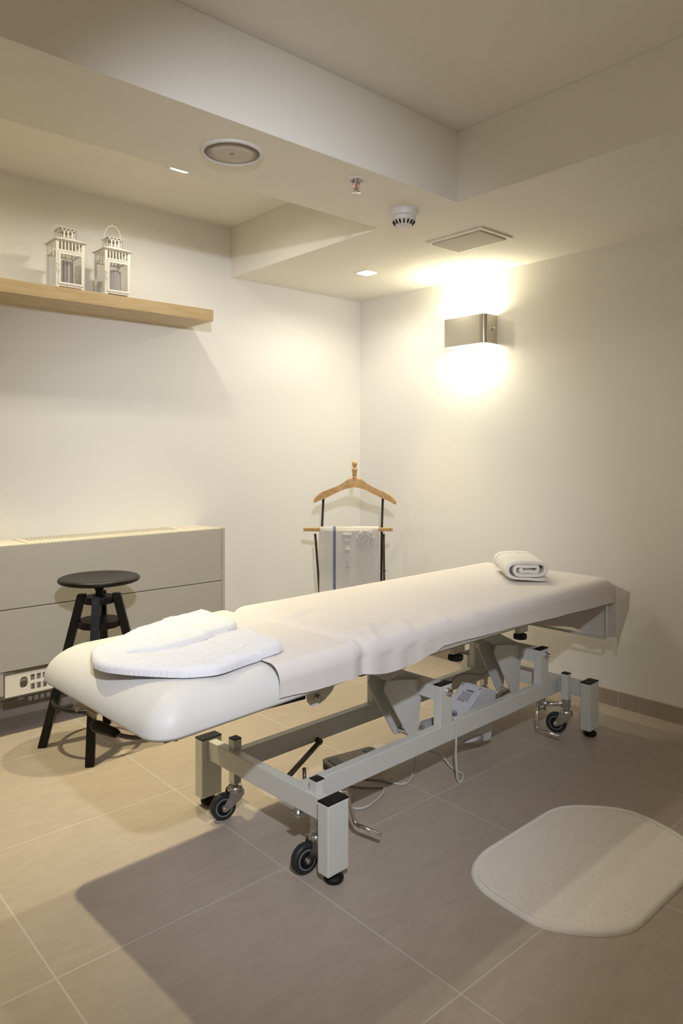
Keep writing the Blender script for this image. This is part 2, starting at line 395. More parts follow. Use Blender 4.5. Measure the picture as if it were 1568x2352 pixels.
def make_lantern(x, y, label, tilt, w, hw, hh):
    t = thing('lantern', label, 'lantern', (x, y, 1.7843), group='white metal lanterns on the wall shelf')
    h = w/2; p = .0085; zt = .194          # height to eaves
    b = B(); box(b, -h, h, -h, h, .004, .012, .001)
    for sx in (-1, 1):
        for sy in (-1, 1): box(b, sx*h-(.012 if sx > 0 else 0), sx*h+(0 if sx > 0 else .012), sy*h-(.012 if sy > 0 else 0), sy*h+(0 if sy > 0 else .012), 0, .005)
    put('base', b, M['white_paint'], t)
    for sx in (-1, 1):
        for sy in (-1, 1):
            b = B(); cx, cy = sx*(h-p/2), sy*(h-p/2); box(b, cx-p/2, cx+p/2, cy-p/2, cy+p/2, .012, zt); put('post', b, M['white_paint'], t)
    # slotted bands under the roof on four sides
    for s in range(4):
        R = Matrix.Rotation(s*PI/2, 4, 'Z'); b = B()
        z0, z1 = .148, zt
        box(b, -h+p, h-p, -h, -h+.0015, z0, z0+.006); box(b, -h+p, h-p, -h, -h+.0015, z1-.006, z1)
        n = 7; span = 2*(h-p); pit = span/n
        for k in range(n+1):
            xc = -h+p+pit*k; ww = .0024
            box(b, max(-h+p, xc-ww), min(h-p, xc+ww), -h, -h+.0015, z0+.006, z1-.006)
        for v in b.verts: v.co = R @ v.co
        put('slotted_band', b, M['white_paint'], t)
        if s > 0:
            b = B(); box(b, -h+p, h-p, -h+.001, -h+.002, .012, z0)
            for v in b.verts: v.co = R @ v.co
            put('pane', b, M['glass'], t)
    # door on the room side
    b = B(); x0, x1, z0, z1, f = -h+.009, h-.005, .013, .145, .0085
    for d in ((x0, x1, z0, z0+f), (x0, x1, z1-f, z1), (x0, x0+f, z0+f, z1-f), (x1-f, x1, z0+f, z1-f)):
        box(b, d[0], d[1], -h-.003, -h, d[2], d[3])
    d = put('door', b, M['white_paint'], t)
    b = B(); box(b, x0+f, x1-f, -h-.0015, -h-.0008, z0+f, z1-f); put('pane', b, M['glass'], d)
    b = B(); box(b, -h+.001, -h+.012, -h-.006, -h-.001, .070, .078); box(b, -h+.003, -h+.006, -h-.008, -h-.002, .062, .098); box(b, -h+.001, -h+.012, -h-.006, -h-.001, .092, .098)
    put('latch', b, M['white_paint'], d)
    # stepped roof
    b = B(); e = h+.009
    lo = [b.verts.new((sx*e, sy*e, zt)) for sx, sy in ((-1, -1), (1, -1), (1, 1), (-1, 1))]
    l2 = [b.verts.new((sx*e, sy*e, zt+.0015)) for sx, sy in ((-1, -1), (1, -1), (1, 1), (-1, 1))]
    k2 = h*.60
    up = [b.verts.new((sx*k2, sy*k2, zt+.016)) for sx, sy in ((-1, -1), (1, -1), (1, 1), (-1, 1))]
    b.faces.new(lo); b.faces.new(up)
    for A, C2 in ((lo, l2), (l2, up)):
        for k in range(4): b.faces.new((A[k], A[(k+1) % 4], C2[(k+1) % 4], C2[k]))
    put('roof', b, M['white_paint'], t)
    for s in range(4):
        R = Matrix.Rotation(s*PI/2, 4, 'Z'); b = B(); k3 = h*.56
        z0, z1 = zt+.012, zt+.056
        box(b, -k3, k3, -k3, -k3+.0015, z0, z0+.006); box(b, -k3, k3, -k3, -k3+.0015, z1-.006, z1)
        for k in range(5):
            xc = -k3+2*k3*k/4; box(b, max(-k3, xc-.0025), min(k3, xc+.0025), -k3, -k3+.0015, z0, z1)
        for v in b.verts: v.co = R @ v.co
        put('cupola_side', b, M['white_paint'], t)
    b = B(); e = h*.65; box(b, -e, e, -e, e, zt+.056, zt+.0575)
    A = [b.verts.new((sx*e, sy*e, zt+.0575)) for sx, sy in ((-1, -1), (1, -1), (1, 1), (-1, 1))]; ap = b.verts.new((0, 0, zt+.062))
    for k in range(4): b.faces.new((A[k], A[(k+1) % 4], ap))
    put('cupola_roof', b, M['white_paint'], t)
    # wire bail handle hinged on the cupola's left and right sides
    b = B(); pts = []
    R = Matrix.Rotation(math.radians(tilt), 4, 'X'); r = h*.74
    for k in range(25):
        a = PI*k/24; pts.append(R @ Vector((-hw*math.cos(a)*(.86+.14*math.sin(a)), 0, hh*math.sin(a)))+Vector((0, 0, zt+.036)))
    pts = [Vector((-h*.56, 0, zt+.036))]+pts+[Vector((h*.56, 0, zt+.036))]
    tube(b, pts, .0013, 8); put('bail_handle', b, M['white_paint'], t, True)
    return t
make_lantern(-1.845, -.187, 'left white slotted lantern on the wall shelf, its wire handle folded back', -46, .116, .050, .074)
make_lantern(-1.645, -.193, 'right white slotted lantern on the wall shelf, its wire handle upright', 5, .112, .044, .080)
def candle(x, y, label, m, r, h):
    t = thing('candle', label, 'candle', (x, y, 1.7843+.0122))
    b = B(); lathe(b, [(.0005, 0), (r, 0), (r, h-.002), (r-.002, h), (.006, h), (.0005, h-.003)], 40); put('wax', b, m, t, True, angle=40)
    b = B(); tube(b, [(0, 0, h-.004), (.001, 0, h+.008)], .001, 6); put('wick', b, M['black'], t)
candle(-1.845, -.187, 'grey striped pillar candle inside the left lantern', candle_pattern('striped_candle', 'stripes'), .031, .107)
candle(-1.640, -.193, 'grey pillar candle with diamond dots inside the right lantern', candle_pattern('dotted_candle', 'dots'), .032, .100)

# ------------------------------------------------------------------ heating cabinet under the shelf
t = thing('radiator_cabinet', 'long grey-beige laminate heater cabinet with top grille against the left wall', 'cabinet', (-1.105, 0, 0))
L0 = -2.4
boxobj('end_panel', (-.017, 0, -.240, -.001, 0, .7486), M['laminate'], t, .0008)
boxobj('front_panel', (L0, -.0190, -.240, -.222, .4995, .7440), M['laminate'], t, .001)
boxobj('front_panel', (L0, -.0190, -.240, -.222, .2580, .4960), M['laminate'], t, .001)
b = B(); box(b, L0, -.0175, -.239, -.001, .745, .7486); put('top_panel', b, M['laminate_top'], t)
g = boxobj('grille_plate', (-.905, -.185, -.215, -.035, .7487, .7515), M['laminate_top'], t, .001)
b = B(); box(b, -.870, -.215, -.170, -.075, .7516, .7520); put('grille_shade', b, M['dark'], g)  # flat dark sheet painting in the shade between the grille bars
b = B()
n = 44
for k in range(n+1):
    xx = -.870+.655*k/n; box(b, xx-.0035, xx+.0035, -.170, -.075, .7520, .7545)
for yy in (-.170, -.123, -.076): box(b, -.870, -.215, yy-.002, yy+.002, .7520, .7548)
put('grille_bars', b, M['laminate_top'], g)
for xx in (-1.7, -.14):
    boxobj('access_cover', (xx-.6 if xx < -1 else -.155, xx+.69 if xx < -1 else -.04, -.215, -.035, .7487, .7497), M['laminate_top'], t, .0005)
# perforated lower baffle, leaning out of its gap
def perforated(name, x0, x1, z0, z1):
    b = B(); y0, y1 = -.236, -.226
    holes = []
    xs = [x0]; 
    # vertical strips: solid left part with a finger hole, then a ladder of slots
    solid = x0+.092
    # left plate with oval hole built as a ring of quads
    cx, cz, rx, rz = x0+.070, (z0+z1)/2+.004, .0155, .023
    outer = []; inner = []
    nseg = 32
    for k in range(nseg):
        a = 2*PI*k/nseg; c, s = math.cos(a), math.sin(a)
        inner.append((cx+rx*(abs(c)**.8)*(1 if c > 0 else -1), cz+rz*(abs(s)**.8)*(1 if s > 0 else -1)))
        tt = min((x0+.092-cx)/abs(c) if c > 1e-6 else 9, (cx-x0)/abs(c) if c < -1e-6 else 9, (z1-cz)/abs(s) if s > 1e-6 else 9, (cz-z0)/abs(s) if s < -1e-6 else 9)
        outer.append((cx+c*tt, cz+s*tt))
    for corner in ((x0, z0), (x0, z1), (solid, z0), (solid, z1)):
        k = min(range(nseg), key=lambda i: (outer[i][0]-corner[0])**2+(outer[i][1]-corner[1])**2); outer[k] = corner
    V = {}
    for nm, ring in (('o', outer), ('i', inner)):
        for yy in (y0, y1): V[nm, yy] = [b.verts.new((p[0], yy, p[1])) for p in ring]
    for k in range(nseg):
        j = (k+1) % nseg
        for yy in (y0, y1): b.faces.new((V['o', yy][k], V['o', yy][j], V['i', yy][j], V['i', yy][k]))
        b.faces.new((V['i', y0][k], V['i', y0][j], V['i', y1][j], V['i', y1][k]))
        b.faces.new((V['o', y0][k], V['o', y0][j], V['o', y1][j], V['o', y1][k]))
    pit = .0235; n = int((x1-solid)/pit)
    zm = (z0+z1)/2
    for (a, c) in ((z0, z0+.012), (zm-.006, zm+.006), (z1-.013, z1)): box(b, solid, solid+n*pit, y0, y1, a, c)
    for k in range(n+1):
        xx = solid+k*pit; box(b, xx-.0035 if k else xx, xx+.0035, y0+.0004, y1-.0004, z0+.012, z1-.013)
    return put(name, b, M['white_paint'], t)
perforated('vented_baffle', -.990, -.06, .155, .241)
boxobj('plain_baffle', (L0, -.996, -.238, -.226, .165, .256), M['laminate'], t, .0008)
boxobj('rear_channel', (L0, -.018, -.06, -.05, .10, .60), M['laminate'], t)
b = B(); box(b, -.992, -.955, -.234, -.224, .244, .253, .001); tube(b, [(-.962, -.231, .249), (-.962, -.222, .249)], .003, 8); put('clip', b, M['steel'], t)

# ------------------------------------------------------------------ stool
t = thing('bar_stool', 'black wooden screw stool with round seat and foot ring', 'stool', (-1.842, -.525, 0), (0, 0, 0))
ZS = .637
b = B(); lathe(b, [(.0005, ZS-.002), (.10, ZS-.002), (.140, ZS+.0), (.147, ZS-.003), (.150, ZS-.009), (.147, ZS-.016), (.135, ZS-.021), (.06, ZS-.024), (.0005, ZS-.024)], 64); put('seat', b, M['stoolblack'], t, True)
b = B(); lathe(b, [(.0005, .245), (.0085, .245)]+[(.0085+(.0016 if k % 2 else 0), .245+k*.0035) for k in range(1, 80)]+[(.0085, .525), (.013, .527), (.014, .585), (.017, .587), (.0175, .592), (.014, .594), (.0145, .614), (.0005, .614)], 20); put('screw', b, M['stoolblack'], t, True, angle=50)
b = B(); lathe(b, [(.0005, .537), (.055, .537), (.057, .540), (.057, .560), (.055, .563), (.022, .563), (.022, .568), (.0005, .568)], 40); put('upper_disc', b, M['stoolblack'], t, True, angle=40)
b = B(); lathe(b, [(.0005, .448), (.078, .448), (.080, .450), (.080, .472), (.078, .474), (.0005, .474)], 40); put('lower_disc', b, M['stoolblack'], t, True, angle=40)
for ang in (148, -121.5, -32, 58.5):
    a = math.radians(ang); b = B()
    def legpt(z): return .0625+(.572-z)/.572*.142
    n = 2; vs = []
    for z in (0, .572):
        r = legpt(z)
        for (dr, dt) in ((-.0155, -.015), (.0155, -.015), (.0155, .015), (-.0155, .015)):
            if z == 0 and False: pass
            x = (r+dr); y = dt
            vs.append(b.verts.new((x*math.cos(a)-y*math.sin(a), x*math.sin(a)+y*math.cos(a), z)))
    for k in range(4): b.faces.new((vs[k], vs[(k+1) % 4], vs[4+(k+1) % 4], vs[4+k]))
    b.faces.new(vs[:4]); b.faces.new(vs[4:])
    bmesh.ops.bevel(b, geom=list(b.edges), offset=.002, segments=2, affect='EDGES')
    lg = put('leg', b, M['stoolblack'], t)
    for z in (.550, .461):
        b = B(); r = legpt(z)+.0155
        mt = Matrix.Rotation(a, 4, 'Z') @ Matrix.Translation((r, 0, z)) @ Matrix.Rotation(math.radians(-14), 4, 'Y')
        lathe(b, [(.0005, .0012), (.004, .0012), (.0045, 0), (.0045, -.002)], 12, axis='x', mtx=mt); put('bolt', b, M['valetblack'], lg)
b = B(); R0 = .162
tube(b, [(R0*math.cos(2*PI*k/64), R0*math.sin(2*PI*k/64), .178) for k in range(64)], .0085, 12, closed=True); put('foot_ring', b, M['valetblack'], t, True)

# ------------------------------------------------------------------ valet stand in the corner
D0 = 3.75; FW = Vector((math.sin(math.radians(42.0788)), math.cos(math.radians(42.0788)), 0)); RT = Vector((FW.y, -FW.x, 0))
CAM = Vector((-2.9669, -3.2074, 1.1094))
base = Vector((-.4375, -.4317, 0))
t = thing('valet_stand', 'wooden clothes hanger valet stand with black tubes in the corner', 'valet stand', base, (0, 0, math.radians(-42.0788)))
def VX(px): return (px-813.5)/1649.59*D0
def VZ(py): return 1.1094-(py-1039.8)/1649.59*D0
# hanger: shoulder outline in the x-z plane
top = [(-0.2142, 0.85), (-0.2109, 0.8702), (-0.1866, 0.8946), (-0.1663, 0.906), (-0.1216, 0.923), (-0.0851, 0.9372), (-0.0567, 0.9494), (-0.0425, 0.9596), (-0.0303, 0.9746), (0.0327, 0.9753), (0.0428, 0.9596), (0.0611, 0.9453), (0.0976, 0.9291), (0.1382, 0.9108), (0.1788, 0.8926), (0.2031, 0.8743), (0.2173, 0.854), (0.2161, 0.8398)]
bot = [(0.2092, 0.8398), (0.1788, 0.856), (0.1382, 0.8743), (0.0976, 0.8946), (0.057, 0.9149), (0.0286, 0.9291), (0.0002, 0.9332), (-0.0323, 0.9291), (-0.0567, 0.9169), (-0.1054, 0.8946), (-0.146, 0.8743), (-0.1866, 0.8581), (-0.2089, 0.8479)]
b = B(); prism(b, top+bot, 'y', -.014, .014, .004); hg = put('hanger', b, M['pine'], t)
b = B(); lathe(b, [(.0005, .972), (.0125, .972), (.0155, .976), (.0155, .981), (.011, .984), (.009, .988), (.0135, .991), (.0135, .994), (.011, .998), (.0135, 1.008), (.0155, 1.018), (.0150, 1.026), (.0105, 1.031), (.0075, 1.034), (.010, 1.038), (.0135, 1.0455), (.0140, 1.052), (.0125, 1.060), (.008, 1.066), (.0005, 1.068)], 28)
put('finial', b, M['pine'], t, True)
b = B(); zc = VZ(1214.5); box(b, VX(697), VX(900), -.052, -.030, zc-.009, zc+.009, .003); put('trouser_bar', b, M['pine'], t)
for s in (-1, 1):
    xt = -.163 if s < 0 else .148
    b = B(); tube(b, [(xt, .004, .878), (xt+(-.008 if s < 0 else -.006), .004, .70), (xt+(-.016 if s < 0 else -.006), .06, .38), (xt+(-.026 if s < 0 else .006), .15, .012)], .0062, 12); put('upright', b, M['valetblack'], t, True)
    xb = -.204 if s < 0 else .150
    b = B(); tube(b, [(xb, -.041, .690), (xb+(.022 if s < 0 else .004), -.02, .38), (xb+(.035 if s < 0 else .01), -.07, .012)], .0060, 12); put('front_leg', b, M['valetblack'], t, True)
    b = B(); tube(b, [(xt-.012, -.01, .492), (xt+.016, .0, .492)], .0035, 8); put('pivot_bolt', b, M['valetblack'], t, True)
for yy, nm in ((.15, 'rear_foot'), (-.07, 'front_foot')):
    b = B(); tube(b, [(-.20, yy, .0075), (.18, yy, .0075)], .0075, 10); put(nm, b, M['valetblack'], t, True)

# hanging towel over the trouser bar
tb = tag(put('hanging_towel', B(), None), 'white towel with one blue stripe and embossed crest hanging over the valet stand bar', 'towel')
tb.location = base; tb.rotation_euler = (0, 0, math.radians(-42.0788))
b = B()
xa, xb_ = VX(734.5), VX(868); zt = zc+.0095; W_ = xb_-xa
path = []   # (y, z) going front bottom -> over -> back bottom
r = .019
for k in range(60): path.append((-.041-r-.0035*(1-k/59)*0, .335+(zt-.010-.335)*k/59))
for k in range(13):
    a = PI-PI*k/12; path.append((-.041+r*math.cos(a), zt-.008+r*.75*math.sin(a)))
for k in range(1, 40): path.append((-.041+r, zt-.010-(zt-.46)*k/39))
NX = 120
def emboss(x, z):
    """raised crest: a rosette ring on the right and a column of little shapes on the left"""
    e = 0
    cx, cz = VX(838), VZ(1237); d = math.hypot(x-cx, z-cz)
    a = math.atan2(z-cz, x-cx)
    e += .0022*math.exp(-((d-.043)/.0035)**2)*(.6+.4*math.sin(9*a))
    e += .0022*math.exp(-((d-.027-.004*math.sin(6*a))/.0035)**2)
    e += .0022*math.exp(-((d-.009)/.004)**2)*(.6+.4*math.sin(3*a))
    for (px, py, w, h) in ((796, 1226, .022, .006), (795, 1240, .014, .006), (797, 1258, .013, .013), (795, 1285, .012, .004), (797, 1297, .014, .004)):
        dx = abs(x-VX(px)); dz = abs(z-VZ(py)); e += .0024*math.exp(-(dx/w)**6-(dz/h)**4)
    return e
grid = []
for i, (y, z) in enumerate(path):
    row = []
    for j in range(NX+1):
        x = xa+W_*j/NX
        if i < 66:
            x += -.0035*(1-i/66)*(1 if j < NX/2 else .2)
        n = noise.noise(Vector((x*14, z*9, 3)))*.0022+noise.noise(Vector((x*260, z*260, y*200)))*.0009
        yy = y-(n+3.2*emboss(x, z) if i < 64 else 0)
        if i < 60: yy -= .004*math.sin((x-xa)/W_*PI)
        row.append(b.verts.new((x, yy, z+(n if 60 <= i < 75 else 0))))
    grid.append(row)
for i in range(len(grid)-1):
    for j in range(NX): b.faces.new((grid[i][j], grid[i][j+1], grid[i+1][j+1], grid[i+1][j]))
bmesh.ops.solidify(b, geom=list(b.faces), thickness=.005)
b.to_mesh(tb.data); b.free()
for p in tb.data.polygons: p.use_smooth = True
tb.data.materials.append(stripe_terry('striped_terry', 'X', VX(764.5), VX(771)))

# ------------------------------------------------------------------ rug
b = B()
def rug_z(d):   # d = distance in from the edge
    if d < .012: return .010*math.sqrt(max(0, 1-(1-d/.012)**2))
    if d < .018: return .010-.0035*(d-.012)/.006
    return .0068
out = rrect(-1.519, -.842, -2.413, -1.968, (.22, .18, .20, .215), 14)
cen = Vector((-1.18, -2.19))
t = thing('bath_rug', 'oval cream woven rug with thick bound edge on the tiled floor', 'rug', (cen.x, cen.y, 0))
out = [(x-cen.x+.003*math.sin(9*math.atan2(y-cen.y, x-cen.x)), y-cen.y+.003*math.cos(7*math.atan2(y-cen.y, x-cen.x))) for x, y in out]
def ringscaled(d):
    n = len(out); res = []
    for i in range(n):
        p0 = Vector(out[i-1]); p1 = Vector(out[(i+1) % n]); tg = (p1-p0)
        nrm = Vector((-tg.y, tg.x)); nrm.normalize()
        res.append(Vector(out[i])+nrm*d)
    return res
rings = []
for d in (0, .001, .003, .006, .009, .0115, .014, .0185):
    rings.append([b.verts.new((p.x, p.y, rug_z(d))) for p in ringscaled(d)])
for A, C2 in zip(rings, rings[1:]):
    for k in range(len(A)): b.faces.new((A[k], A[(k+1) % len(A)], C2[(k+1) % len(A)], C2[k]))
put('bound_edge', b, mat('rug_binding', (.80, .77, .72), 1, bump=1, bscale=500, sheen=.2), t, True)
b = B()
pr = ringscaled(.0165); vs = [b.verts.new((p.x, p.y, .0062)) for p in pr]; lo = [b.verts.new((p.x, p.y, .0)) for p in pr]
b.faces.new(vs)
for k in range(len(vs)): b.faces.new((vs[k], vs[(k+1) % len(vs)], lo[(k+1) % len(vs)], lo[k]))
put('pile', b, mat('rug_pile', (.80, .75, .69), 1, bump=.8, bscale=330, var=.09, vscale=260, sheen=.1, spec=.1), t)

# ------------------------------------------------------------------ massage table
TR = math.radians(2.2)
T0 = Vector((-1.7567, -1.8025, 0))
table = thing('massage_table', 'electric massage table with cream padded top and white steel frame', 'massage table', T0, (0, 0, TR))
TM = Matrix.Translation(T0) @ Matrix.Rotation(TR, 4, 'Z')
def tthing(name, label, cat, loc=(0, 0, 0), group=None): return thing(name, label, cat, TM @ Vector(loc), (0, 0, TR), group)
EN = M['enamel']
UL = 1.368
VA, VB = .005, .585
# corner legs
for (u, v) in ((0, VA), (0, VB), (UL, VA), (UL, VB)):
    lg = boxobj('leg', (u-.0365, u+.0365, v-.0205, v+.0205, .030, .212), EN, table, .003)
    boxobj('end_cap', (u-.0368, u+.0368, v-.0208, v+.0208, .212, .2155), M['black'], lg, .0012)
    b = B(); lathe(b, [(.0005, .006), (.024, .006), (.026, .009), (.026, .014), (.020, .020), (.008, .024), (.006, .031)], 28, c=(u+.002, v, 0)); put('foot_pad', b, M['black'], lg, True, angle=40)
# rails
boxobj('end_rail', (-.015, .015, VA+.0205, VB-.0205, .148, .208), EN, table, .0025)
boxobj('end_rail', (UL-.015, UL+.015, VA+.0205, VB-.0205, .148, .208), EN, table, .0025)
boxobj('side_rail', (.0152, UL-.0152, .126, .156, .148, .208), EN, table, .0025)
boxobj('side_rail', (.0152, UL-.0152, .434, .464, .148, .208), EN, table, .0025)
# uprights with pivot bolts
for u in (.623, 1.238):
    for v in (.126, .434):
        up_ = boxobj('upright', (u-.031, u+.031, v, v+.030, .207, .340), EN, table, .0025)
        boxobj('end_cap', (u-.0313, u+.0313, v-.0003, v+.0303, .340, .3435), M['black'], up_, .0012)
        b = B(); sgn = -1 if v < .3 else 1; y0 = v if v < .3 else v+.030
        lathe(b, [(.0005, sgn*.022), (.005, sgn*.021), (.0075, sgn*.017), (.0085, sgn*.012), (.0115, sgn*.011), (.0115, sgn*.0035), (.0125, sgn*.003), (.0125, 0)], 18, c=(u+.006, y0, .318), axis='y')
        put('pivot_bolt', b, M['chrome'], up_, True, angle=40)
    # cross shaft, lever plates and parallel lift arms
    boxobj('cross_shaft', (u-.030, u+.030, .1565, .4335, .291, .338), EN, table, .003)
    for v in (.225, .297):
        b = B(); prism(b, [(u-.185, .372), (u-.196, .352), (u-.190, .335), (u-.078, .162), (u-.064, .146), (u-.042, .144), (u-.030, .162), (u-.012, .305), (u-.012, .338), (u-.10, .358)], 'y', v-.003, v+.003, .0008)
        put('lever_plate', b, EN, table)
    b = B(); tube(b, [(u-.050, .212, .160), (u-.050, .312, .160)], .008, 14); put('lever_pin', b, M['chrome'], table, True)
    for v in (.250, .372):
        b = B()
        prism(b, [(u-.02, .295), (u+.02, .30), (u+.02, .335), (u-.30, .482), (u-.33, .474), (u-.335, .450)], 'y', v-.004, v+.004, .001); put('lift_arm', b, EN, table)


# linear actuator with motor housing
b = B(); tube(b, [(.573, .258, .160), (.80, .252, .150)], .007, 14); put('actuator_rod', b, M['chrome'], table, True)
b = B(); tube(b, [(.655, .256, .157), (.663, .256, .157), (.80, .252, .150)], .019, 20, rad=[.015, .020, .020]); put('actuator_tube', b, M['abs_dark'], table, True, angle=40)
b = B(); tube(b, [(.99, .255, .150), (1.185, .258, .160)], .010, 14); put('actuator_tail', b, M['steel'], table, True)
mh = None
b = B(); prism(b, [(.793, .140), (.846, .173), (.942, .234), (.960, .236), (1.024, .211), (1.029, .205), (1.004, .095), (.994, .037), (.985, .033), (.90, .045), (.818, .079), (.79, .11)], 'y', .205, .297, .005)
mh = put('motor_housing', b, M['abs'], table)
b = B(); tube(b, [(.825, .203, .074), (.925, .203, .060)], .009, 16, rad=[.006, .013]); put('cable_socket', b, M['abs'], mh, True)
# sloping lid with printed data label, screws and sockets
lidn = Vector((-math.sin(math.radians(38)), -.35, math.cos(math.radians(38)))); 
P0 = Vector((.846, .201, .175)); P1 = Vector((.942, .201, .236)); eu = (P1-P0).normalized(); ev = Vector((0, 1, 0)); en = eu.cross(ev); 
if en.z < 0: en = -en
def lidbox(name, a0, a1, c0, c1, h0, h1, m, parent, bev=0):
    b = B(); vs = box(b, a0, a1, c0, c1, h0, h1, bev=bev)
    for v in b.verts: v.co = P0+eu*v.co.x+ev*v.co.y+en*v.co.z
    return put(name, b, m, parent)
lid = lidbox('lid', -.050, .114, .0, .097, .0, .006, M['abs'], mh, .002)
label = lidbox('data_label', .030, .090, .022, .074, .006, .0063, mat('label_paper', (.55, .55, .60), .5), lid)
random.seed(3)
b = B()
def lidtext(b, a0, a1, c0, c1):
    vs = box(b, a0, a1, c0, c1, .0063, .0066)
    for v in vs: v.co = P0+eu*v.co.x+ev*v.co.y+en*v.co.z
lidtext(b, .081, .086, .026, .056)
for r_ in range(6):
    c = .026
    while c < .068:
        w = random.uniform(.002, .007); lidtext(b, .072-r_*.0068, .0745-r_*.0068, c, min(c+w, .071)); c += w+.0015
for k in range(14): lidtext(b, .031, .036, .038+k*.0023, .0392+k*.0023)
lidtext(b, .036, .039, .026, .029)
put('label_print', b, M['darkprint'], lid)
for (a_, c_) in ((.104, .009), (.104, .088)):
    b = B(); lathe(b, [(.0005, .0072), (.005, .0072), (.0062, .006), (.0062, .0)], 18)
    for v in b.verts: v.co = P0+eu*(a_+v.co.x)+ev*(c_+v.co.y)+en*v.co.z
    put('screw', b, M['abs_dark'], lid, True)
for k, vv in enumerate((.235, .268)):
    b = B(); tube(b, [(.818, vv, .160), (.808, vv-.004, .176), (.795, vv-.01, .182)], .0065, 14); put('plug', b, M['abs_dark'], mh, True)
# casters
def caster(u, v, ang, name='caster'):
    c = bpy.data.objects.new(name, None); 
    b = B(); box(b, u-.0135, u+.0135, v-.0135, v+.0135, .104, .150, .002)
    # hexagon sleeve
    c = put('caster', b, M['steel'], table)
    b = B(); lathe(b, [(.0005, .103), (.010, .103), (.011, .099), (.020, .096), (.0235, .089), (.0235, .080), (.0005, .078)], 28, c=(u, v, 0)); put('swivel_head', b, M['steel'], c, True, angle=50)
    a = math.radians(ang); d = Vector((math.cos(a), math.sin(a), 0)); n = Vector((-math.sin(a), math.cos(a), 0))
    wc = Vector((u, v, .040))+d*.038
    for s in (-1, 1):
        b = B(); poly = [(-.022, .088), (.022, .088), (.026, .070), (.046, .040), (.043, .030), (.032, .029), (-.010, .056), (-.023, .072)]
        A = [b.verts.new(Vector((u, v, 0))+d*p[0]+n*(s*.0165)+Vector((0, 0, p[1]))) for p in poly]
        C2 = [b.verts.new(Vector((u, v, 0))+d*p[0]+n*(s*.0190)+Vector((0, 0, p[1]))) for p in poly]
        b.faces.new(A); b.faces.new(C2)
        for k in range(len(poly)): b.faces.new((A[k], A[(k+1) % len(poly)], C2[(k+1) % len(poly)], C2[k]))
        put('fork', b, M['steel'], c)
    Rm = Matrix.Translation(wc) @ Matrix.Rotation(a, 4, 'Z')
    b = B(); lathe(b, [(.026, -.012), (.033, -.012), (.0375, -.010), (.040, -.005), (.040, .005), (.0375, .010), (.033, .012), (.026, .012)], 40, axis='y', mtx=Rm); 
    put('tyre', b, M['rubber'], c, True)
    b = B(); lathe(b, [(.0005, -.013), (.006, -.0155), (.008, -.0125), (.020, -.0125), (.0215, -.0140), (.0265, -.0140), (.0265, .0135), (.0235, .0135), (.022, .0125), (.008, .0125), (.006, .0155), (.0005, .013)], 36, axis='y', mtx=Rm)
    put('wheel_hub', b, M['grey_plastic'], c, True, angle=35)
    b = B()
    for s_ in (-1, 1):
        lathe(b, [(.0205, s_*.0128), (.0208, s_*.0146), (.0228, s_*.0146), (.0231, s_*.0128)], 36, axis='y', mtx=Rm)
    put('bearing_ring', b, M['rubber'], c, True, angle=35)
    b = B(); lathe(b, [(.0005, -.0225), (.004, -.022), (.006, -.019), (.006, .019), (.004, .022), (.0005, .0225)], 16, axis='y', mtx=Rm); put('axle', b, M['chrome'], c, True)
    return c
for (u, v, ang) in ((.010, .080, 172), (.013, .459, 164), (UL-.046, .080, 106), (UL-.046, .472, 150)):
    if u > 1: boxobj('weld_plate', (u+.010, UL-.0145, v-.006, v+.006, .150, .206), EN, table, .001)
    pz = boxobj('caster_post', (u-.014, u+.014, v-.0145, v+.0145, .138, .238), EN, table, .0015)
    boxobj('end_cap', (u-.0143, u+.0143, v-.0148, v+.0148, .238, .2412), M['black'], pz, .001)
    caster(u, v, ang)
# brake pedals and linkage
b = B(); tube(b, fillet([(.130, .145, .140), (.160, .125, .142), (.163, .090, .060), (.185, .012, .050)], .012), .0062, 12); put('brake_pedal', b, M['chrome'], table, True)
b = B(); tube(b, fillet([(1.205, .140, .142), (1.205, .140, .036), (1.203, .042, .033)], .012), .0055, 12); put('brake_pedal', b, M['chrome'], table, True)
for (u, v) in ((1.24, .145), ):
    b = B(); box(b, 1.20, 1.262, .136, .141, .104, .147, .001); put('brake_bracket', b, M['steel'], table)
    b = B(); tube(b, [(1.258, .139, .120), (1.320, .086, .117)], .0085, 14); tube(b, [(1.262, .141, .135), (1.262, .141, .095)], .006, 10); put('brake_link', b, M['chrome'], table, True)
    b = B(); tube(b, [(1.205, .122, .124), (1.225, .122, .124)], .007, 12); put('brake_stud', b, M['chrome'], table, True)
b = B(); tube(b, [(.325, .422, .150), (.06, .325, .105)], .0085, 12); tube(b, [(.325, .434, .153), (.325, .416, .150)], .010, 12); put('brake_strut', b, M['dark_steel'], table, True)
b = B(); tube(b, [(.205, .36, .120), (.20, .35, .045)], .006, 10); put('brake_lever', b, M['dark_steel'], table, True)
b = B(); tube(b, [(-.004, .140, .150), (-.004, .140, .122)], .011, 14); box(b, -.022, .014, .125, .155, .134, .137); put('levelling_screw', b, M['steel'], table)
b = B(); box(b, 1.05, 1.14, .133, .149, .1430, .1475); put('under_rail_clip', b, M['steel'], table)

